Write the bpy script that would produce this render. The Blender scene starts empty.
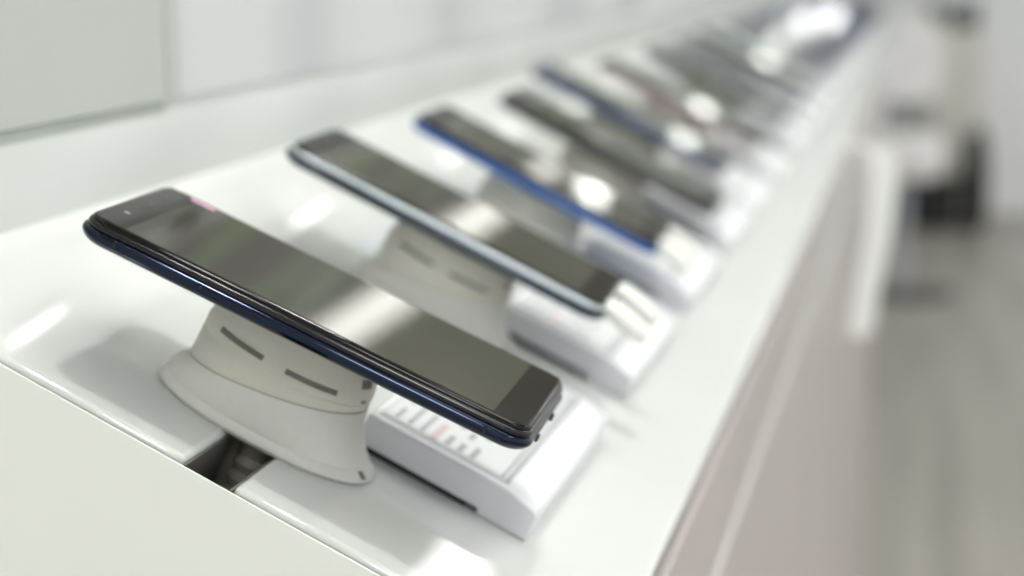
import bpy, bmesh, math, random
from mathutils import Matrix, Vector
random.seed(7)
PI = math.pi
S = bpy.context.scene
COL = S.collection
SLOPE = 0.46238          # the counter top slopes down towards the aisle
EDGE_Z = 1.0             # height of the counter's front edge; world X = aisle side, Y = along the row
CW = Matrix.Translation((0, 0, EDGE_Z)) @ Matrix.Rotation(SLOPE, 4, 'Y')   # counter frame -> world
ca, sa = math.cos(SLOPE), math.sin(SLOPE)

# ------------------------------------------------------------------ materials
def mat(name, col, rough=.5, metal=0., spec=.5, coat=0., noise=None, emit=None, estr=0., ior=1.5):
    m = bpy.data.materials.new(name); m.use_nodes = True
    nt = m.node_tree; b = nt.nodes['Principled BSDF']
    b.inputs['Base Color'].default_value = (*col, 1)
    b.inputs['Roughness'].default_value = rough
    b.inputs['Metallic'].default_value = metal
    b.inputs['IOR'].default_value = ior
    b.inputs['Specular IOR Level'].default_value = spec
    b.inputs['Coat Weight'].default_value = coat
    b.inputs['Coat Roughness'].default_value = .03
    if emit:
        b.inputs['Emission Color'].default_value = (*emit, 1)
        b.inputs['Emission Strength'].default_value = estr
    if noise:
        sc, amt = noise
        tc = nt.nodes.new('ShaderNodeTexCoord'); n = nt.nodes.new('ShaderNodeTexNoise')
        n.inputs['Scale'].default_value = sc; n.inputs['Detail'].default_value = 5
        r = nt.nodes.new('ShaderNodeValToRGB')
        r.color_ramp.elements[0].position = .3; r.color_ramp.elements[1].position = .7
        r.color_ramp.elements[0].color = (*[max(0, c*(1-amt)) for c in col], 1)
        r.color_ramp.elements[1].color = (*[min(1, c*(1+amt)) for c in col], 1)
        nt.links.new(tc.outputs['Object'], n.inputs['Vector'])
        nt.links.new(n.outputs['Fac'], r.inputs['Fac'])
        nt.links.new(r.outputs['Color'], b.inputs['Base Color'])
    return m

def ramp_mat(name, stops, scale, rough=.4, stretch=(1, 1, 1), coord='Object', detail=3):
    m = bpy.data.materials.new(name); m.use_nodes = True
    nt = m.node_tree; b = nt.nodes['Principled BSDF']; b.inputs['Roughness'].default_value = rough
    tc = nt.nodes.new('ShaderNodeTexCoord'); mp = nt.nodes.new('ShaderNodeMapping')
    mp.inputs['Scale'].default_value = stretch
    n = nt.nodes.new('ShaderNodeTexNoise'); n.inputs['Scale'].default_value = scale; n.inputs['Detail'].default_value = detail
    r = nt.nodes.new('ShaderNodeValToRGB'); cr = r.color_ramp
    while len(cr.elements) < len(stops): cr.elements.new(.5)
    for e, (p, c) in zip(cr.elements, stops): e.position = p; e.color = (*c, 1)
    nt.links.new(tc.outputs[coord], mp.inputs['Vector']); nt.links.new(mp.outputs['Vector'], n.inputs['Vector'])
    nt.links.new(n.outputs['Fac'], r.inputs['Fac']); nt.links.new(r.outputs['Color'], b.inputs['Base Color'])
    return m

M = {}
M['counter'] = mat('white_gloss_lacquer', (.655, .675, .66), .032, ior=1.62, noise=(6, .012))
M['end'] = mat('ivory_gloss_panel', (.89, .90, .835), .10, noise=(3, .015))
M['inner'] = mat('raw_board_inside', (.10, .10, .095), .7, noise=(40, .2))
M['front'] = mat('warm_grey_laminate', (.47, .435, .415), .35, noise=(5, .03))
M['slot_shadow'] = mat('slot_shadow_grey', (.16, .155, .14), .5, noise=(60, .05))
M['strip'] = mat('pale_grey_profile', (.86, .85, .83), .35, noise=(20, .03))
M['wall'] = mat('pale_wall_panel', (.43, .455, .42), .22, noise=(3, .03))
M['wall_r'] = ramp_mat('wall_panel_painted_reflections', [(.36, (.46, .48, .49)), (.47, (.55, .57, .56)), (.7, (.58, .60, .585))], .8, .22, (1, 5, .8), detail=0)  # soft reflections on the glossy wall, painted into the panel colour
M['splash'] = mat('white_upstand', (.66, .69, .665), .22, noise=(3, .02))
M['groove_r'] = mat('pale_grey_groove', (.55, .57, .55), .6, noise=(20, .05))
M['groove'] = mat('grey_groove', (.36, .39, .36), .6, noise=(20, .05))
M['floor'] = ramp_mat('grey_wood_floor', [(.3, (.27, .255, .222)), (.5, (.35, .328, .292)), (.7, (.40, .378, .345))], 2.2, .38, (7, .35, 1))
M['endwall'] = mat('cool_grey_wall', (.88, .895, .90), .7, noise=(4, .02))
M['ceiling'] = mat('white_ceiling', (.78, .79, .78), .9, noise=(2, .02))
M['bulkhead'] = mat('olive_grey_bulkhead', (.50, .49, .415), .9, noise=(2, .05))
M['lamp'] = mat('lamp_diffuser', (.9, .9, .88), .5, emit=(1, .985, .95), estr=5.5, noise=None)
M['lightbox'] = mat('lightbox_face', (.9, .9, .86), .5, emit=(1, .98, .90), estr=3.0)
M['spot'] = mat('led_lens', (.9, .9, .9), .4, emit=(1, 1, .98), estr=4)
M['lens_mid'] = mat('lamp_lens', (.9, .9, .88), .4, emit=(.97, 1, .93), estr=8)
M['lens_spot'] = mat('ceiling_spot_lens', (.9, .9, .88), .4, emit=(.97, 1, .93), estr=17)
M['lens_big'] = mat('bright_lamp_lens', (.9, .9, .88), .4, emit=(1, 1, .97), estr=13)
M['fill_back'] = mat('fill_light_diffuser', (.9, .9, .88), .5, emit=(1, .99, .96), estr=16)  # unseen fill light, added to brighten the end panel and stand fronts
M['down'] = mat('downlight_lens', (.9, .9, .88), .4, emit=(1, .99, .96), estr=170)
M['alu'] = mat('brushed_aluminium', (.62, .63, .64), .3, 1, noise=(60, .08))
M['base_neck'] = mat('cream_matte_plastic', (.60, .59, .51), .5, noise=(300, .02))
M['base_skirt'] = mat('light_grey_matte_plastic', (.60, .60, .555), .5, noise=(300, .02))
M['frame_black'] = mat('black_polished_frame', (.003, .0035, .005), .12, 0, spec=.5, noise=(300, .05))
M['slot'] = mat('dark_grey_slot', (.16, .155, .135), .7, noise=(200, .1))
M['seam'] = mat('grey_seam', (.33, .33, .29), .7, noise=(200, .1))
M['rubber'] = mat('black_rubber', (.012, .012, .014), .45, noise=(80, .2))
M['cable'] = mat('grey_corrugated_sleeve', (.17, .16, .13), .6, noise=(60, .15))
M['glass'] = mat('black_glass', (.006, .0058, .006), .04, spec=.22)
M['bezel'] = mat('black_bezel_under_glass', (.012, .0105, .010), .07, spec=.12)
M['screen'] = mat('dim_phone_display', (.050, .052, .040), .05, spec=.38)
M['lens'] = mat('front_camera_glass', (.25, .26, .28), .15, spec=.8)
M['dark'] = mat('speaker_mesh_black', (.008, .008, .008), .5)
M['rim'] = mat('polished_rim', (.75, .8, .8), .12, 1)
M['pink'] = mat('pink_label', (.62, .30, .47), .5, noise=(50, .06))
M['card'] = mat('white_card_holder', (.72, .73, .76), .3, noise=(20, .01))
M['label'] = mat('grey_price_label', (.50, .525, .53), .45, noise=(60, .02))
M['label2'] = mat('pale_grey_label_sheet', (.60, .62, .63), .45, noise=(60, .02))
M['ink'] = mat('grey_printed_rows', (.30, .32, .34), .5, noise=(60, .1))
M['redink'] = mat('faded_red_print', (.54, .42, .44), .5, noise=(60, .1))
M['clamp'] = mat('translucent_white_clamp', (.82, .83, .78), .3, noise=(40, .02))
M['poster_dark'] = ramp_mat('dark_poster_print', [(.36, (.05, .03, .05)), (.43, (.10, .075, .085)), (.50, (.012, .016, .010)), (.55, (.14, .26, .06)), (.62, (.36, .40, .33))], 1.7, .5, (1, 2.3, 3.0))
M['poster_grey'] = ramp_mat('grey_green_poster_print', [(.3, (.10, .12, .105)), (.5, (.16, .18, .155)), (.7, (.22, .25, .22))], 2, .5, (1, 1, 2))
M['white_plastic'] = mat('white_moulded_plastic', (.90, .885, .885), .35, noise=(10, .02))
M['cream'] = mat('cream_cabinet_board', (.74, .72, .66), .45, noise=(6, .03))
M['blackish'] = mat('matt_black_plastic', (.014, .014, .015), .5, noise=(30, .2))
M['leaf'] = mat('dark_green_leaf', (.05, .08, .045), .45, noise=(30, .4))
M['pot'] = mat('grey_clay_pot', (.35, .33, .31), .7, noise=(30, .1))
M['chrome'] = mat('dull_steel', (.38, .39, .42), .3, 1, noise=(40, .05))
M['foot'] = mat('dark_grey_painted_steel', (.03, .031, .038), .4, noise=(40, .05))
M['strap'] = mat('white_woven_ribbon', (.80, .82, .79), .7, noise=(200, .03))
M['teal'] = mat('dark_teal_plastic', (.03, .045, .06), .4, noise=(30, .1))

def body_mat(name, col, rough=.18, metal=.75):
    return mat(name, col, rough, metal, coat=.3, noise=(300, .06))

# ------------------------------------------------------------------ mesh helpers
def obj(name, bm, material, parent=None, smooth=True, bevel=0., seg=2, subsurf=0):
    bmesh.ops.recalc_face_normals(bm, faces=bm.faces)
    me = bpy.data.meshes.new(name); bm.to_mesh(me); bm.free()
    me.materials.append(material)
    if smooth:
        for p in me.polygons: p.use_smooth = True
        me.set_sharp_from_angle(angle=math.radians(40))
    o = bpy.data.objects.new(name, me); COL.objects.link(o)
    if parent: o.parent = parent
    if bevel:
        b = o.modifiers.new('bevel', 'BEVEL'); b.width = bevel; b.segments = seg; b.limit_method = 'ANGLE'
        b.harden_normals = False
    if subsurf:
        s = o.modifiers.new('sub', 'SUBSURF'); s.levels = s.render_levels = subsurf
    return o

def tag(o, label=None, cat=None, group=None, kind=None):
    if label: o['label'] = label
    if cat: o['category'] = cat
    if group: o['group'] = group
    if kind: o['kind'] = kind
    return o

def thing(name, label, cat, M4, group=None):
    o = bpy.data.objects.new(name, None); COL.objects.link(o)
    o.empty_display_size = .02
    o.location = M4.to_translation(); o.rotation_euler = M4.to_euler()
    return tag(o, label, cat, group)

def add_box(bm, c, s, M4=None):
    g = bmesh.ops.create_cube(bm, size=1.0)
    for v in g['verts']:
        v.co = Vector((c[0]+v.co.x*s[0], c[1]+v.co.y*s[1], c[2]+v.co.z*s[2]))
        if M4: v.co = M4 @ v.co
    return bm
def box(c, s, M4=None): return add_box(bmesh.new(), c, s, M4)

def loft(bm, rings, caps=(True, True)):
    vs = [[bm.verts.new(p) for p in r] for r in rings]
    n = len(vs[0])
    for a, b in zip(vs[:-1], vs[1:]):
        for i in range(n): bm.faces.new((a[i], a[(i+1) % n], b[(i+1) % n], b[i]))
    if caps[0]: bm.faces.new(list(reversed(vs[0])))
    if caps[1]: bm.faces.new(vs[-1])
    return bm

def rrect(L, W, r, z, seg=8, cx=0, cy=0):
    pts = []
    for sx, sy, a0 in ((1, 1, 0), (-1, 1, PI/2), (-1, -1, PI), (1, -1, 1.5*PI)):
        for i in range(seg+1):
            a = a0 + PI/2*i/seg
            pts.append((cx + sx*(L/2-r) + r*math.cos(a), cy + sy*(W/2-r) + r*math.sin(a), z))
    return pts

def rr_loft(L, W, r, prof, seg=8, cx=0, cy=0):
    """prof: list of (outset, z) from bottom to top"""
    bm = bmesh.new()
    return loft(bm, [rrect(L+2*o, W+2*o, max(.0004, r+o), z, seg, cx, cy) for o, z in prof])

def lathe(prof, n=24, c=(0, 0, 0), caps=(True, True)):
    bm = bmesh.new()
    return loft(bm, [[(c[0]+r*math.cos(2*PI*i/n), c[1]+r*math.sin(2*PI*i/n), c[2]+z) for i in range(n)] for r, z in prof], caps)

def tube(pts, r, n=10, bm=None, radii=None):
    bm = bm or bmesh.new()
    P = [Vector(p) for p in pts]; rings = []
    up = Vector((0, 0, 1))
    for i, p in enumerate(P):
        t = (P[min(i+1, len(P)-1)] - P[max(i-1, 0)]).normalized()
        u = t.cross(up if abs(t.z) < .95 else Vector((0, 1, 0))).normalized(); w = t.cross(u)
        rr = radii[i] if radii else r
        rings.append([p + (u*math.cos(2*PI*k/n) + w*math.sin(2*PI*k/n))*rr for k in range(n)])
    return loft(bm, rings)

def prism(pts, d, axis='y', off=0.):
    """extrude a 2D polygon: axis y -> pts are (x,z) between y=off and off+d ; axis z -> pts (x,y)"""
    bm = bmesh.new()
    if axis == 'y':
        a = [(x, off, z) for x, z in pts]; b = [(x, off+d, z) for x, z in pts]
    else:
        a = [(x, y, off) for x, y in pts]; b = [(x, y, off+d) for x, y in pts]
    return loft(bm, [a, b])

# ------------------------------------------------------------------ the room
def struct(name, bm, m, **k):
    return tag(obj(name, bm, m, **k), kind='structure')
WX = -.243                      # face of the wall behind the counter
ENDY = 9.76
struct('floor', box((.9, 3.6, -.05), (4.6, 12.6, .1)), M['floor'], smooth=False)
struct('ceiling', box((.9, 3.6, 2.8), (4.6, 12.6, .1)), M['ceiling'], smooth=False)
struct('trim_7', box((.035, 3.6, 2.725), (.56, 12.2, .05)), M['bulkhead'], smooth=False)
struct('wall_left', box((WX-.06, 3.6, 1.4), (.1, 12.6, 2.8)), M['splash'], smooth=False)
struct('wall_end', box((.9, ENDY+.05, 1.4), (4.6, .1, 2.8)), M['endwall'], smooth=False)
struct('trim_1', box((WX-.005, -.33, 1.1535), (.008, 2.34, .005)), M['groove'], smooth=False)
struct('trim_6', box((WX-.005, 5.27, 1.1535), (.008, 8.86, .005)), M['groove_r'], smooth=False)
struct('trim_2', box((WX-.006, 3.6, 1.07), (.011, 12.2, .162)), M['splash'], smooth=False)
# wall panels above the groove, with a joint between the first and the second
p1 = struct('trim_3', box((WX-.005, -.27, 1.156+.21), (.010, 2.22, .42)), M['wall'], bevel=.001)
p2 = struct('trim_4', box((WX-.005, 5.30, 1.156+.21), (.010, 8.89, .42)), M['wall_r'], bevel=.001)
struct('trim_5', box((WX-.004, .8475, 1.156+.21), (.008, .013, .42)), M['wall'])
struct('baseboard_end', box((.9, ENDY-.006, .05), (4.0, .012, .1)), M['endwall'], bevel=.003)

# ------------------------------------------------------------------ the counter
SLAB_X = -.003
ctr = thing('display_counter', 'long white glossy display counter sloping down to the aisle, grey front', 'counter', Matrix.Translation((0, .56, 0)))
BODY_END = 3.66; TOP_END = 6.4
def to_ctr(bm):                 # counter frame -> the counter object's own frame
    bmesh.ops.transform(bm, matrix=Matrix.Translation((0, -.56, 0)) @ CW, verts=bm.verts); return bm
xl = -.2705
pts = [(xl, .5695), (-.1490, .5695), (-.1490, .618), (-.1312, .618), (-.1312, .5695), (SLAB_X, .5695), (SLAB_X, TOP_END), (xl, TOP_END)]
top = obj('countertop', to_ctr(prism(pts, .0135, 'z', -.0135)), M['counter'], ctr, bevel=.0022, seg=3)
def cz(X): return EDGE_Z - X*math.tan(SLOPE)      # counter surface height at world X
Xl = WX+.001
pts = [(Xl, .02), (-.003, .02), (-.003, cz(-.003)-.0014), (Xl, cz(Xl)-.0014)]
bm = prism(pts, .0009, 'y', .5656-.56)
e = obj('end_panel', bm, M['end'], ctr, bevel=.0002)
tag(e, 'ivory glossy end panel')
zb = cz(-.006)-.0153
bm = box((-.0105, (.567+BODY_END)/2-.56, (zb+.934)/2), (.015, BODY_END-.567, zb-.934))
f1 = obj('front_rail', bm, M['front'], ctr); tag(f1, 'warm grey front rail')
bm = box((-.0105, (.567+BODY_END)/2-.56, .9300), (.0155, BODY_END-.567, .0070))
tag(obj('edge_profile', bm, M['strip'], ctr), 'pale grey line along the front')
bm = box((-.0105, (.567+BODY_END)/2-.56, (.926+.02)/2), (.015, BODY_END-.567, .926-.02))
obj('front_panel', bm, M['front'], ctr, bevel=.001)
pts = [(Xl, .02), (-.018, .02), (-.018, cz(-.018)-.018), (Xl, cz(Xl)-.018)]
obj('side_panel', prism(pts, .016, 'y', BODY_END-.016-.56), M['front'], ctr, bevel=.001)
bm = box(((Xl-.018)/2, (.568+BODY_END)/2-.56, .012), (-.03-Xl, BODY_END-.6, .024)); obj('plinth', bm, M['inner'], ctr)
bm = box(((Xl-.018)/2, (.568+BODY_END)/2-.56, .93), (-.02-Xl, BODY_END-.6, .012)); obj('inner_shelf', bm, M['inner'], ctr)
# white slanted legs that carry the far stretch of the top
for xt, xb, y in ((-.045, -.114, 6.30), (-.20, -.20, 6.30)):
    zt = cz(xt)-.017
    bm = tube([(xb, y+.1-.56, 0), (xt, y-.56, zt)], .018, 14)
    obj('leg', bm, M['white_plastic'], ctr)
obj('under_rail', box((-.12, (BODY_END+6.3)/2-.56, .99), (.03, 6.3-BODY_END, .03)), M['white_plastic'], ctr)

bm = bmesh.new()
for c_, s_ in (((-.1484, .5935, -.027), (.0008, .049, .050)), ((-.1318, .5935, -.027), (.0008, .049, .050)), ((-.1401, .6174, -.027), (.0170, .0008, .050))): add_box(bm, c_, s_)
tag(obj('slot_shadow_walls', to_ctr(bm), M['slot_shadow'], ctr, smooth=False), 'dark sheets standing for the shade inside the cable slot')  # dark sheets added so the slot's walls read as shaded
# cable sleeve in the slot
sp = [CW @ Vector((-.137, .607, -.050)), CW @ Vector((-.1375, .610, -.034)), CW @ Vector((-.138, .613, -.018)), CW @ Vector((-.139, .6165, -.002)), CW @ Vector((-.140, .622, .0015))]
P = [sp[0]]
pp = []
for i in range(len(sp)-1):
    for k in range(6): pp.append(sp[i].lerp(sp[i+1], k/6))
pp.append(sp[-1])
cs = obj('cable_sleeve', tube(pp, .006, 14, radii=[.0052 + .0011*(i % 2) for i in range(len(pp))]), M['cable'])
tag(cs, 'grey ribbed cable sleeve in the dark slot under the nearest phone stand', 'cable')

# ------------------------------------------------------------------ a security stand
def ell(hx, hy, z, s, cx=0., n=40, e=2.2):
    out = []
    for i in range(n):
        a = 2*PI*i/n; C, Sn = math.cos(a), math.sin(a)
        x = hx*math.copysign(abs(C)**(2/e), C); y = hy*math.copysign(abs(Sn)**(2/e), Sn)
        out.append((cx+x, y, z+s*x))
    return out
def surf(t, prof):      # interpolate stand profile (z key)
    for a, b in zip(prof[:-1], prof[1:]):
        if a[2] <= t <= b[2]:
            k = (t-a[2])/(b[2]-a[2]); return [a[i]+(b[i]-a[i])*k for i in range(5)]
    return prof[-1]
SKIRT = [(.0392, .0228, 0, 0, 0), (.0402, .0232, .0007, 0, 0), (.0407, .0240, .0014, 0, 0), (.0404, .0240, .0026, .0, -.0002), (.0387, .0231, .0044, .004, -.0010), (.0384, .0229, .0046, .004, -.0011),
         (.0382, .0230, .0050, .006, -.0012), (.0361, .0229, .0078, .035, -.0026), (.0345, .0228, .0108, .07, -.0034), (.0326, .0226, .0142, .115, -.0032), (.0316, .0225, .0166, .145, -.0026), (.0312, .0223, .0174, .150, -.0025)]
NECK = [(.0303, .0215, .0173, .15, -.0025), (.0303, .0215, .0180, .149, -.0025), (.0311, .0223, .0181, .147, -.0025), (.0309, .0224, .0212, .09, -.0025), (.0310, .0225, .0244, .01, -.0024), (.0307, .0224, .0247, .006, -.0024), (.0309, .0225, .0251, 0, -.0024), (.0309, .0226, .0285, -.022, -.0024), (.0296, .0228, .0330, -.018, -.0022), (.0275, .0230, .0375, .0, -.0021), (.0268, .0228, .0400, 0, -.0021)]
def scale_prof(P, h):   # stretch a stand profile to a neck height h (0.040 is the base model)
    return [(a, b, z*h/.0400, s, c) for a, b, z, s, c in P]
def patch(prof, z0, z1, a0, a1, off=.00025, n=14, dth=.0006):
    """thin raised patch on the stand's skin between angles a0..a1"""
    bm = bmesh.new(); rows = []
    for o in (off, -dth):
        for z in (z0, z1):
            hx, hy, zz, s, cx = surf(z, prof)
            r = []
            for i in range(n+1):
                a = a0+(a1-a0)*i/n; C, Sn = math.cos(a), math.sin(a); e = 2.2
                x = (hx+o)*math.copysign(abs(C)**(2/e), C); y = (hy+o)*math.copysign(abs(Sn)**(2/e), Sn)
                r.append(bm.verts.new((cx+x, y, z+s*x)))
            rows.append(r)
    A, B, C2, D = rows   # outer low, outer high, inner low, inner high
    for i in range(n):
        bm.faces.new((A[i], A[i+1], B[i+1], B[i]))
        bm.faces.new((B[i], B[i+1], D[i+1], D[i])); bm.faces.new((C2[i], C2[i+1], A[i+1], A[i]))
    bm.faces.new((A[0], B[0], D[0], C2[0])); bm.faces.new((A[n], C2[n], D[n], B[n]))
    return bm

def make_stand(h):
    root = thing('security_stand', '', 'phone stand', Matrix())
    sk, nk = scale_prof(SKIRT, h), scale_prof(NECK, h); f = h/.04
    s1 = obj('skirt', loft(bmesh.new(), [ell(*p) for p in sk]), M['base_skirt'], root)
    s2 = obj('neck', loft(bmesh.new(), [ell(*p) for p in nk]), M['base_neck'], root)
    tag(s2, 'cream upper neck')
    D = math.radians
    for a0, a1 in ((229, 265), (278, 315)):
        obj('vent_slot', patch(nk, .0277*f, .0296*f, D(a0), D(a1)), M['slot'], s2)
    obj('vent_slot', patch(nk, .0318*f, .0345*f, D(338), D(352)), M['slot'], s2)
    obj('vent_slot', patch(nk, .0262*f, .0274*f, D(342), D(349)), M['slot'], s2)
    obj('screw_cover', patch(sk, .0026*f, .0043*f, D(343), D(349)), M['slot'], s1)
    # puck under the phone
    obj('mounting_puck', loft(bmesh.new(), [ell(.0205, .0185, h-.0006, 0, -.002), ell(.0205, .0185, h+.0026, 0, -.002), ell(.0195, .0175, h+.0034, 0, -.002)]), M['rubber'], root)
    return root

def copy_tree(o, parent=None):
    c = o.copy(); COL.objects.link(c)
    if parent: c.parent = parent
    for ch in [x for x in o.children]: copy_tree(ch, c)
    return c

# ------------------------------------------------------------------ a phone (glass top at local z = 0, long side = x, home end at +x)
def make_phone(Mc, name, L=.152, W=.073, r=.0085, t=.0092, detail=2, shell=M['dark'], frame=None, bez=(.0125, .0128), side_bez=.0016, plugs=False):
    root = thing(name, '', 'phone', Mc)
    frame = frame or shell
    lip = .0012
    # black front glass with rounded edge
    g = obj('front_glass', rr_loft(L, W, r, [(.0001, -.0016), (.0001, -.0011), (-.0001, -.0006), (-.0006, -.0002), (-.0014, 0)], 10), M['glass'], root)
    Ls = L-bez[0]-bez[1]; cx = (bez[0]-bez[1])/2
    obj('screen', rr_loft(Ls, W-2*side_bez-.001, .0009, [(0, -.0004), (0, .00006)], 4, cx=cx), M['screen'], root, smooth=False)
    for sgn, bz in ((-1, bez[0]), (1, bez[1])):
        w = bz-.0018
        obj('bezel', rr_loft(w, W-.005, min(.0015, w/2.2), [(0, -.0004), (0, .00005)], 5, cx=sgn*(L/2-.0018-w/2)), M['bezel'], root, smooth=False)
    m1 = obj('mid_frame', rr_loft(L, W, r, [(.0006, -.0036), (.0009, -.0032), (.0009, -.0024), (.0006, -.0018), (.0002, -.0015), (-.001, -.0015)], 10), M['frame_black'] if frame is shell or plugs else frame, root)
    b1 = obj('back_shell', rr_loft(L, W, r, [(-.012, -t), (-.004, -t+.0001), (-.0006, -t+.0007), (.0010, -t+.0017), (.0019, -t+.0030), (.0021, -.0054), (.0018, -.0044), (.0012, -.0038), (.0004, -.0035), (-.001, -.0035)], 10), shell, root)
    if detail >= 2:
        xt = -L/2
        obj('earpiece', rr_loft(.0014, .0085, .00065, [(0, -.0001), (0, .00010)], 5, cx=xt+.0058, cy=.001), M['dark'], root)
        obj('front_camera', lathe([(.0012, -.0001), (.0012, .00012)], 16, (xt+.0062, -.0175, 0)), M['lens'], root)
        obj('sensor', lathe([(.0012, -.0001), (.0012, .00010)], 12, (xt+.0058, .0165, 0)), M['bezel'], root)
        y = -W/2
        # side details on the near long edge: card tray with pin hole, band, button
        tr = obj('card_tray', rr_loft(.026, .0020, .0009, [(0, 0), (0, .0002)], 4), shell, root)
        tr.matrix_local = Matrix.Translation((xt+.0275, y-.0018, -.0049)) @ Matrix.Rotation(PI/2, 4, 'X')
        pin = obj('pin_hole', lathe([(.0005, 0), (.0005, .0003)], 10), M['dark'], tr); pin.location = (.0155, 0, 0)
        for x in (xt+.0125, -xt-.0125):
            bd = obj('antenna_band', box((0, 0, 0), (.0009, .0004, .0026)), M['dark'], root); bd.location = (x, y-.0019, -.0050)
    if plugs:
        for y in (-.019, .009):
            pg = obj('end_plug', rr_loft(.0012, .0030, .0005, [(-.0003, -.0012), (0, -.0008), (0, .0008), (-.0003, .0012)], 4), M['rubber'], root)
            pg.location = (L/2+.0022, y, -.0062)
    return root

def phone_matrix(x, y, z, yaw=0., th=0.):
    return CW @ Matrix.Translation((x, y, z)) @ Matrix.Rotation(math.radians(yaw), 4, 'Z') @ Matrix.Rotation(math.radians(th), 4, 'Y')

# ------------------------------------------------------------------ a price card holder (origin at its front right bottom corner, x towards the wall negative)
CL, CD, CH = .0685, .150, .0135
def make_card():
    root = thing('price_card_holder', '', 'price card holder', Matrix())
    bm = bmesh.new()
    # profile in x,z: raised foot line at the left, flat top, slight slope down at the aisle side
    pr = [(-CL, .0022), (-.020, .0022), (-.020, 0), (0, 0), (0, CH-.004), (-.0015, CH-.0022), (-.0130, CH), (-CL, CH)]
    prof = prism(pr, CD, 'y', 0)
    obj('holder_body', prof, M['card'], root, bevel=.0008)
    obj('under_shadow', box((-CL/2-.0115, CD/2, .0012), (CL-.027, CD-.004, .0023)), M['rubber'], root)  # dark box standing in for the shadow beneath the holder
    lx0, lx1 = -CL+.0025, -.0145
    obj('label_frame', rr_loft(lx1-lx0, CD-.010, .001, [(0, CH-.0004), (0, CH+.0002)], 3, cx=(lx0+lx1)/2, cy=CD/2), M['label'], root, smooth=False)
    lb = obj('label', rr_loft(lx1-lx0-.0045, CD-.014, .001, [(0, CH-.0004), (0, CH+.0004)], 3, cx=(lx0+lx1)/2-.0010, cy=CD/2), M['label2'], root, smooth=False)
    bm = bmesh.new(); rnd = random.Random(3)
    zt = CH+.00045
    for i in range(7):
        x = lx0+.0052+i*.0050
        yy = .010
        if i == 3: continue
        while yy < CD-.02:
            l = rnd.uniform(.008, .030) if i < 4 else rnd.uniform(.005, .014)
            add_box(bm, (x, yy+l/2, zt), (.0016 if i < 4 else .0022, l, .0001)); yy += l+rnd.uniform(.004, .014)
    obj('printed_rows', bm, M['ink'], lb, smooth=False)
    bm = bmesh.new(); add_box(bm, (lx0+.0052+3*.0050, .018, zt), (.0028, .022, .0001)); add_box(bm, (lx0+.0052+3*.0050, .06, zt), (.0022, .03, .0001))
    obj('red_print', bm, M['redink'], lb, smooth=False)
    bm = bmesh.new()
    add_box(bm, (lx1-.0010, CD/2, CH+.0003), (.0012, CD-.012, .0002)); add_box(bm, (lx1-.0036, CD/2, CH+.0004), (.0008, CD-.016, .0002))
    obj('label_rule', bm, M['ink'], lb, smooth=False)
    return root

# ------------------------------------------------------------------ the row
S0, Y0 = .2269, .6205
ORD = ['first', 'second', 'third', 'fourth', 'fifth', 'sixth', 'seventh', 'eighth', 'ninth', 'tenth', 'eleventh', 'twelfth']
navy = body_mat('navy_metallic_shell', (.005, .013, .034), .10, .8)
C = {
 'navyf': body_mat('black_navy_frame', (.006, .009, .018), .14, .8),
 'silver': body_mat('silver_blue_frame', (.62, .69, .71), .38, .6),
 'steel': body_mat('dark_steel_shell', (.035, .045, .06), .25, .8),
 'blue': body_mat('bright_blue_shell', (.0, .085, .33), .3, .1),
 'black': body_mat('black_shell', (.008, .009, .010), .4, 0),
 'violet': body_mat('blue_violet_shell', (.03, .07, .27), .28, .3),
 'rose': body_mat('rose_grey_shell', (.36, .28, .29), .3, .5),
 'green': body_mat('dark_green_shell', (.05, .075, .065), .3, .4),
 'slate': body_mat('slate_blue_shell', (.07, .085, .16), .3, .4),
}
rows = [  # key: x, z, yaw, tilt, L, W, shell, frame, words
 (-.1374, .0532, 1.45, -1.9, .1545, .0734, navy, C['navyf'], 'dark navy phone nearest the camera, in sharp focus on its flared stand'),
 (-.1468, .0488, 1.4, -.2, .1500, .0708, C['steel'], C['silver'], 'second phone from the near end, silver frame, white clamp at its end'),
 (-.1490, .0415, 1.0, .5, .146, .071, C['blue'], C['blue'], 'bright blue phone, third from the near end of the row'),
 (-.1440, .0375, .5, .5, .155, .071, C['black'], C['black'], 'black phone just beyond the bright blue one, fourth in the row'),
 (-.1600, .0370, .5, .8, .156, .072, C['black'], C['violet'], 'blue violet phone, fifth from the near end of the row'),
 (-.1500, .0370, .5, 0, .150, .072, C['rose'], C['rose'], 'rose grey phone, sixth from the near end of the row'),
 (-.1480, .0380, .5, 0, .150, .072, C['green'], C['green'], 'dark green phone, seventh from the near end of the row'),
]
more = ['slate', 'black', 'silver', 'slate', 'black', 'violet', 'steel', 'slate', 'violet', 'blue', 'slate', 'violet', 'blue', 'slate', 'black', 'violet', 'blue', 'slate']
words = {'slate': 'slate blue', 'black': 'black', 'silver': 'silver', 'violet': 'blue violet', 'steel': 'dark steel', 'blue': 'bright blue'}
for i, k in enumerate(more):
    n = 7+i
    w = ('%s phone, %s from the near end of the row' % (words[k], ORD[n])) if n < len(ORD) else 'small blurred dark phone in the far stretch of the row'
    rows.append((-.1480+random.uniform(-.003, .003), .038+random.uniform(-.001, .001), .5, random.uniform(-.5, .5), .15, .072, C[k], C[k], w))

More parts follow.
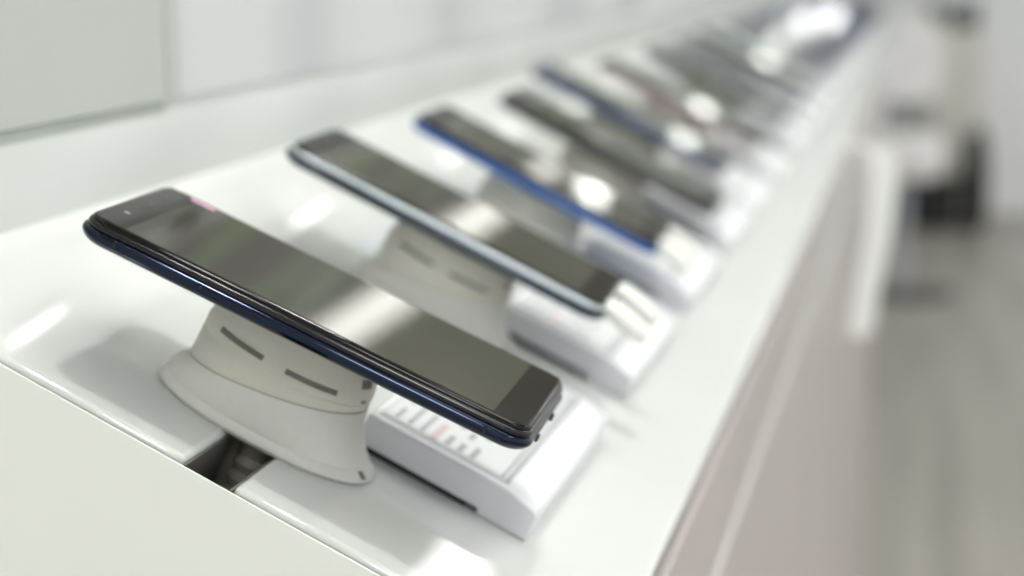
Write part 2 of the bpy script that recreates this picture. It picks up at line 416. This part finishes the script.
stands = {}
card0 = None
for i, (x, z, yaw, th, L, W, sh, fr, w) in enumerate(rows):
    y = Y0+S0*i+{4: -.045, 5: -.045}.get(i, 0)
    far = i >= len(ORD)
    mp = phone_matrix(x, y, z, yaw, th)
    ph = make_phone(mp, 'smartphone', L, W, (.0075 if i == 0 else .0085), .0092, 2 if i < 3 else 1, sh, fr, plugs=(i == 0))
    tag(ph, w, 'phone', 'phones on show along the counter')
    if i == 0:
        st = obj('screen_mark', rr_loft(.0095, .0028, .0013, [(0, 0), (0, .00012)], 5, cx=-.0620, cy=.0318), M['pink'], ph)
        tag(st, 'small pink mark at the edge of the screen')
    if i in (1, 2):      # white clamp arms gripping the home end
        for yy in (-.0225, .0175):
            bm = loft(bmesh.new(), [[(xx+.0035, yy+rr*math.cos(2*PI*k/16), zz-.0060+rr*.8*math.sin(2*PI*k/16)) for k in range(16)] for xx, zz, rr in
                 ((L/2-.0045, .0035, .0018), (L/2-.0035, .0036, .0042), (L/2+.001, .0030, .0058), (L/2+.010, .0010, .0061), (L/2+.0155, -.0005, .0056), (L/2+.0178, -.001, .0035), (L/2+.0182, -.001, .001))])
            tag(obj('clamp_arm', bm, M['clamp'], ph), 'white rounded clamp arm')
    # stand: neck height so that the puck meets the phone's back
    h = round(z-.0092-.0046, 4)
    if h not in stands:
        stands[h] = make_stand(h); s = stands[h]
    else:
        s = copy_tree(stands[h])
    m4 = CW @ Matrix.Translation((x-.0050+(0 if i == 0 else .011 if i == 1 else .007), y+.007, .0002))
    s.location = m4.to_translation(); s.rotation_euler = m4.to_euler()
    if i == 0: lb = 'pale flared security stand over the dark slot, under the navy phone in focus'
    elif not far: lb = 'pale flared security stand under the %s phone from the near end' % ORD[i]
    else: lb = 'pale flared stand under a blurred far phone in the row'
    tag(s, lb, 'phone stand', 'security stands under the phones')
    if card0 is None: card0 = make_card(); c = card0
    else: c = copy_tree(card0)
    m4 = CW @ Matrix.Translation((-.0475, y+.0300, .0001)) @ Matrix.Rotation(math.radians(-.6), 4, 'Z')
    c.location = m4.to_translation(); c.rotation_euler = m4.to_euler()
    if i == 0: lb = 'nearest white price card holder, under the home end of the navy phone'
    elif not far: lb = 'white price card holder beside the stand of the %s phone from the near end' % ORD[i]
    else: lb = 'white price card holder beside a blurred far phone in the row'
    tag(c, lb, 'price card holder', 'price card holders along the counter')

# ------------------------------------------------------------------ wall: lamps, posters, light box, ceiling lamps
def wall_poster(y0, y1, z0, z1, m, label):
    t = thing('wall_poster', label, 'poster', Matrix.Translation((WX, (y0+y1)/2, (z0+z1)/2)), None)
    obj('print', box((.004, 0, 0), (.004, y1-y0-.02, z1-z0-.02)), m, t, smooth=False)
    bm = bmesh.new()
    for s in (-1, 1):
        add_box(bm, (.004, s*(y1-y0)/2, 0), (.008, .012, z1-z0+.012)); add_box(bm, (.004, 0, s*(z1-z0)/2), (.008, y1-y0+.012, .012))
    obj('frame', bm, M['alu'], t, smooth=False)
wall_poster(.85, 1.18, 1.36, 1.85, M['poster_grey'], 'grey green poster on the wall above the near end of the counter')
wall_poster(1.22, 3.0, 1.36, 1.85, M['poster_dark'], 'dark poster with green patches on the wall above the counter')
wall_poster(3.04, 6.2, 1.30, 1.75, M['poster_dark'], 'long dark poster high on the wall above the far part of the counter')

t = thing('light_box', 'long glowing light box high on the wall above the counter', 'lamp', Matrix.Translation((WX, 4.1, 2.12)))
obj('housing', box((.012, 0, 0), (.024, 3.0, .50)), M['alu'], t, bevel=.002)
obj('diffuser', box((.026, 0, 0), (.006, 2.96, .46)), M['lightbox'], t, bevel=.002)

for i in range(9):
    y = .913+S0*i
    t = thing('wall_spotlight', 'small round wall spotlight above the %s phone from the near end' % ORD[i], 'lamp', Matrix.Translation((WX, y, 1.252)), 'small spotlights on the wall')
    bm = lathe([(.019, 0), (.019, .004), (.018, .0055), (.0165, .006)], 20)
    bmesh.ops.rotate(bm, matrix=Matrix.Rotation(PI/2, 3, 'Y'), verts=bm.verts)
    obj('housing', bm, M['alu'], t)
    bm = lathe([(.0165, .0045), (.0165, .0064), (.013, .0072)], 20)
    bmesh.ops.rotate(bm, matrix=Matrix.Rotation(PI/2, 3, 'Y'), verts=bm.verts)
    obj('lens', bm, M['spot'], t)

for x, z, r, mk, lb in ((-.155, 2.165, .042, 'lens_mid', 'round lamp on the end wall, second from the ceiling'), (-.060, 2.31, .042, 'lens_mid', 'round lamp on the end wall, nearest the ceiling'),
                    (-.165, 1.78, .045, 'lens_mid', 'round lamp in the middle of the lamps on the end wall'), (-.205, 1.66, .040, 'lens_mid', 'smallest round lamp on the end wall, close to the side wall'),
                    (-.185, 1.53, .042, 'lens_big', 'brighter round lamp low on the end wall, upper one of two'), (-.135, 1.41, .042, 'lens_big', 'lowest and brighter round lamp on the end wall')):
    t = thing('wall_lamp', lb, 'lamp', Matrix.Translation((x, ENDY, z)), 'round lamps on the end wall')
    for nm, pr, mm in (('housing', [(r+.008, 0), (r+.008, .02), (r+.003, .024)], 'alu'), ('lens', [(r, .018), (r, .026), (r*.7, .032)], mk)):
        bm = lathe(pr, 24); bmesh.ops.rotate(bm, matrix=Matrix.Rotation(PI/2, 3, 'X'), verts=bm.verts)
        obj(nm, bm, M[mm], t)
for y, lb in ((.62, 'round downlight in the ceiling right above the nearest phone'), (1.95, 'round downlight in the ceiling, second from the near end of the counter'), (3.3, 'round downlight in the ceiling, third from the near end of the counter')):
    t = thing('ceiling_downlight', lb, 'lamp', Matrix.Translation((.16, y, 2.7)), 'downlights above the counter')
    for nm, pr, mm in (('housing', [(.085, 0), (.085, -.02), (.075, -.024)], 'alu'), ('lens', [(.07, -.018), (.07, -.026), (.05, -.030)], 'down')):
        obj(nm, lathe(pr, 24), M[mm], t)
t = thing('ceiling_spotlight', 'small round spotlight in the ceiling above the far end of the counter', 'lamp', Matrix.Translation((-.120, 8.886, 2.7)))
for nm, pr, mm in (('housing', [(.078, 0), (.078, -.02), (.073, -.024)], 'alu'), ('lens', [(.07, -.018), (.07, -.036), (.05, -.05)], 'lens_spot')):
    obj(nm, lathe(pr, 24), M[mm], t)
for j, (x, y, w, l) in enumerate(((.465, 4.78, .16, .8), (.75, 1.2, .5, 1.2), (1.7, .2, .6, 1.2), (1.7, 3.2, .6, 1.2), (1.7, 6.4, .6, 1.2), (1.5, 8.4, .6, .9), (.4, -1.4, .6, 1.2))):
    t = thing('ceiling_light', ['narrow ceiling light over the middle of the aisle', 'ceiling light over the near end of the aisle', 'ceiling light far to the right near the camera', 'ceiling light far to the right in the middle of the room',
              'ceiling light far to the right towards the end wall', 'ceiling light on the right close to the end wall', 'added fill light behind the camera'][j], 'lamp', Matrix.Translation((x, y, 2.75)), 'ceiling lights')
    obj('frame', box((0, 0, -.012), (w+.03, l+.03, .024)), M['alu'], t, bevel=.002)
    obj('diffuser', box((0, 0, -.026), (w, l, .008)), M['fill_back' if j == 6 else 'lamp'], t, bevel=.002)  # the last one is the added fill

# ------------------------------------------------------------------ far end of the aisle
def ribbon():
    t = thing('hanging_ribbon', 'white ribbon hanging from the counter edge in the blurred distance', 'ribbon', Matrix.Translation((0, 2.30, 1.0)))
    pts = [(.020, 0, .004), (.036, 0, .003), (.040, .002, -.03), (.034, .003, -.10), (.024, .004, -.16), (.0175, .004, -.212)]
    A = []
    w = [.018, .030, .033, .033, .031, .030]
    for (x, y, z), ww in zip(pts, w): A.append([(x-ww*.4, y-.012, z), (x+ww*.5, y+.004, z), (x+ww*.5, y+.0055, z), (x-ww*.4, y-.0105, z)])
    obj('band', loft(bmesh.new(), A), M['strap'], t)
    obj('hook', tube([(-.012, -.004, .0085), (.002, -.004, .0065), (.022, -.004, .0065), (.038, -.004, -.004)], .0022, 8), M['white_plastic'], t)
ribbon()

def shell_chair():
    t = thing('swivel_chair', 'white moulded swivel chair on a round grey foot, blurred beyond the counter', 'chair', Matrix.Translation((.012, 7.35, 0)))
    def slab(name, rings, par=t): return obj(name, loft(bmesh.new(), rings), M['white_plastic'], par, subsurf=1)
    slab('seat', [rrect(.20, .30, .06, .425, 6), rrect(.25, .36, .08, .44, 6), rrect(.27, .38, .09, .50, 6), rrect(.26, .37, .09, .575, 6), rrect(.22, .33, .08, .585, 6)])
    slab('backrest', [[(x, y*.4+.15, z) for x, y, z in rrect(w, .10, .018, zz, 6)] for w, zz in ((.16, .69), (.23, .72), (.25, .80), (.24, .90), (.20, .98), (.12, 1.01))])
    for s in (-1, 1):
        obj('back_support', tube([(s*.07, .12, .55), (s*.075, .165, .62), (s*.07, .16, .74)], .011, 10), M['chrome'], t)
    obj('column', lathe([(.03, .012), (.022, .03), (.022, .41)], 20), M['chrome'], t)
    obj('round_foot', lathe([(.185, 0), (.19, .004), (.185, .010), (.05, .018), (.03, .02)], 36), M['foot'], t)
shell_chair()

t = thing('storage_cabinet', 'cream storage cabinet standing against the end wall', 'cabinet', Matrix.Translation((.18, 9.55, 0)))
obj('body', box((0, 0, .455), (.27, .34, .87)), M['cream'], t, bevel=.004)
obj('plinth', box((0, 0, .012), (.25, .32, .024)), M['blackish'], t)
d = obj('door', box((0, -.176, .50), (.25, .012, .74)), M['cream'], t, bevel=.003)
obj('handle', tube([(-.09, -.185, .42), (-.09, -.205, .43), (-.09, -.205, .55), (-.09, -.185, .56)], .005, 8), M['alu'], d)

t = thing('storage_crate', 'low black crate on the floor in front of the cream cabinet', 'crate', Matrix.Translation((.120, 9.22, 0)))
obj('body', loft(bmesh.new(), [rrect(.20, .20, .015, 0, 4), rrect(.225, .22, .02, .20, 4), rrect(.21, .205, .015, .20, 4), rrect(.19, .19, .012, .01, 4)]), M['blackish'], t)
obj('rim', loft(bmesh.new(), [rrect(.215, .21, .02, .19, 4), rrect(.24, .235, .022, .19, 4), rrect(.24, .235, .022, .222, 4), rrect(.215, .21, .02, .222, 4)]), M['blackish'], t)

t = thing('backpack', 'upright black bag standing beside the low black crate by the cabinet', 'bag', Matrix.Translation((.310, 9.22, 0)))
obj('body', loft(bmesh.new(), [rrect(.085, .15, .03, 0, 5), rrect(.11, .18, .04, .05, 5), rrect(.11, .18, .04, .30, 5), rrect(.09, .15, .04, .42, 5), rrect(.05, .09, .02, .45, 5)]), M['blackish'], t, subsurf=1)
obj('top_handle', tube([(-.02, -.0, .44), (-.02, 0, .475), (.02, 0, .475), (.02, 0, .44)], .006, 8), M['blackish'], t)

t = thing('potted_plant', 'small dark green plant in a grey pot on the cream cabinet', 'plant', Matrix.Translation((.10, 9.50, .891)))
obj('pot', lathe([(.030, 0), (.042, .06), (.045, .062), (.045, .07), (.038, .07), (.036, .055)], 20), M['pot'], t)
bm = bmesh.new()
rnd = random.Random(5)
for i in range(34):
    a = rnd.uniform(0, 2*PI); el = rnd.uniform(.15, 1.3); l = rnd.uniform(.05, .10); w = l*.22
    d0 = Vector((math.cos(a)*math.cos(el), math.sin(a)*math.cos(el), math.sin(el))); s0 = Vector((-math.sin(a), math.cos(a), 0))
    b0 = Vector((0, 0, .06)); mid = b0+d0*l*.55; tip = b0+d0*l+Vector((0, 0, -l*.25)); up = Vector((0, 0, .004))
    v = [bm.verts.new(p) for p in (b0, mid+s0*w, tip, mid-s0*w, mid+up)]
    bm.faces.new((v[0], v[1], v[4])); bm.faces.new((v[1], v[2], v[4])); bm.faces.new((v[2], v[3], v[4])); bm.faces.new((v[3], v[0], v[4]))
obj('foliage', bm, M['leaf'], t)
t = thing('desk_telephone', 'dark teal telephone on top of the cream cabinet', 'telephone', Matrix.Translation((.235, 9.50, .891)))
obj('base', loft(bmesh.new(), [rrect(.13, .17, .015, 0, 4), rrect(.13, .17, .015, .03, 4), rrect(.12, .10, .015, .075, 4, 0, .03)]), M['teal'], t)
obj('handset', tube([(-.055, 0, .075), (-.05, 0, .10), (0, 0, .108), (.05, 0, .10), (.055, 0, .075)], .016, 10, radii=[.02, .018, .013, .018, .02]), M['teal'], t)

# ------------------------------------------------------------------ world and camera
w = bpy.data.worlds.new('World'); S.world = w; w.use_nodes = True
bg = w.node_tree.nodes['Background']
bg.inputs['Color'].default_value = (.97, .985, 1, 1); bg.inputs['Strength'].default_value = .95

cam = bpy.data.cameras.new('camera'); co = bpy.data.objects.new('camera', cam); COL.objects.link(co); S.camera = co
co.matrix_world = Matrix(((.9790, -.0334, .2011, .0884), (.2039, .1605, -.9657, 0), (0, .9865, .1640, 1.2201), (0, 0, 0, 1)))
cam.sensor_width = 36; cam.lens = 2000/1024*36
cam.clip_start = .02
cam.dof.use_dof = True; cam.dof.focus_distance = .598; cam.dof.aperture_fstop = 6.1; cam.dof.aperture_blades = 9
vs = S.view_settings
vs.view_transform = 'Standard'; vs.look = 'None'; vs.gamma = 1; vs.use_curve_mapping = False; vs.exposure = .10
S.cycles.use_denoising = True
S.cycles.max_bounces = 8
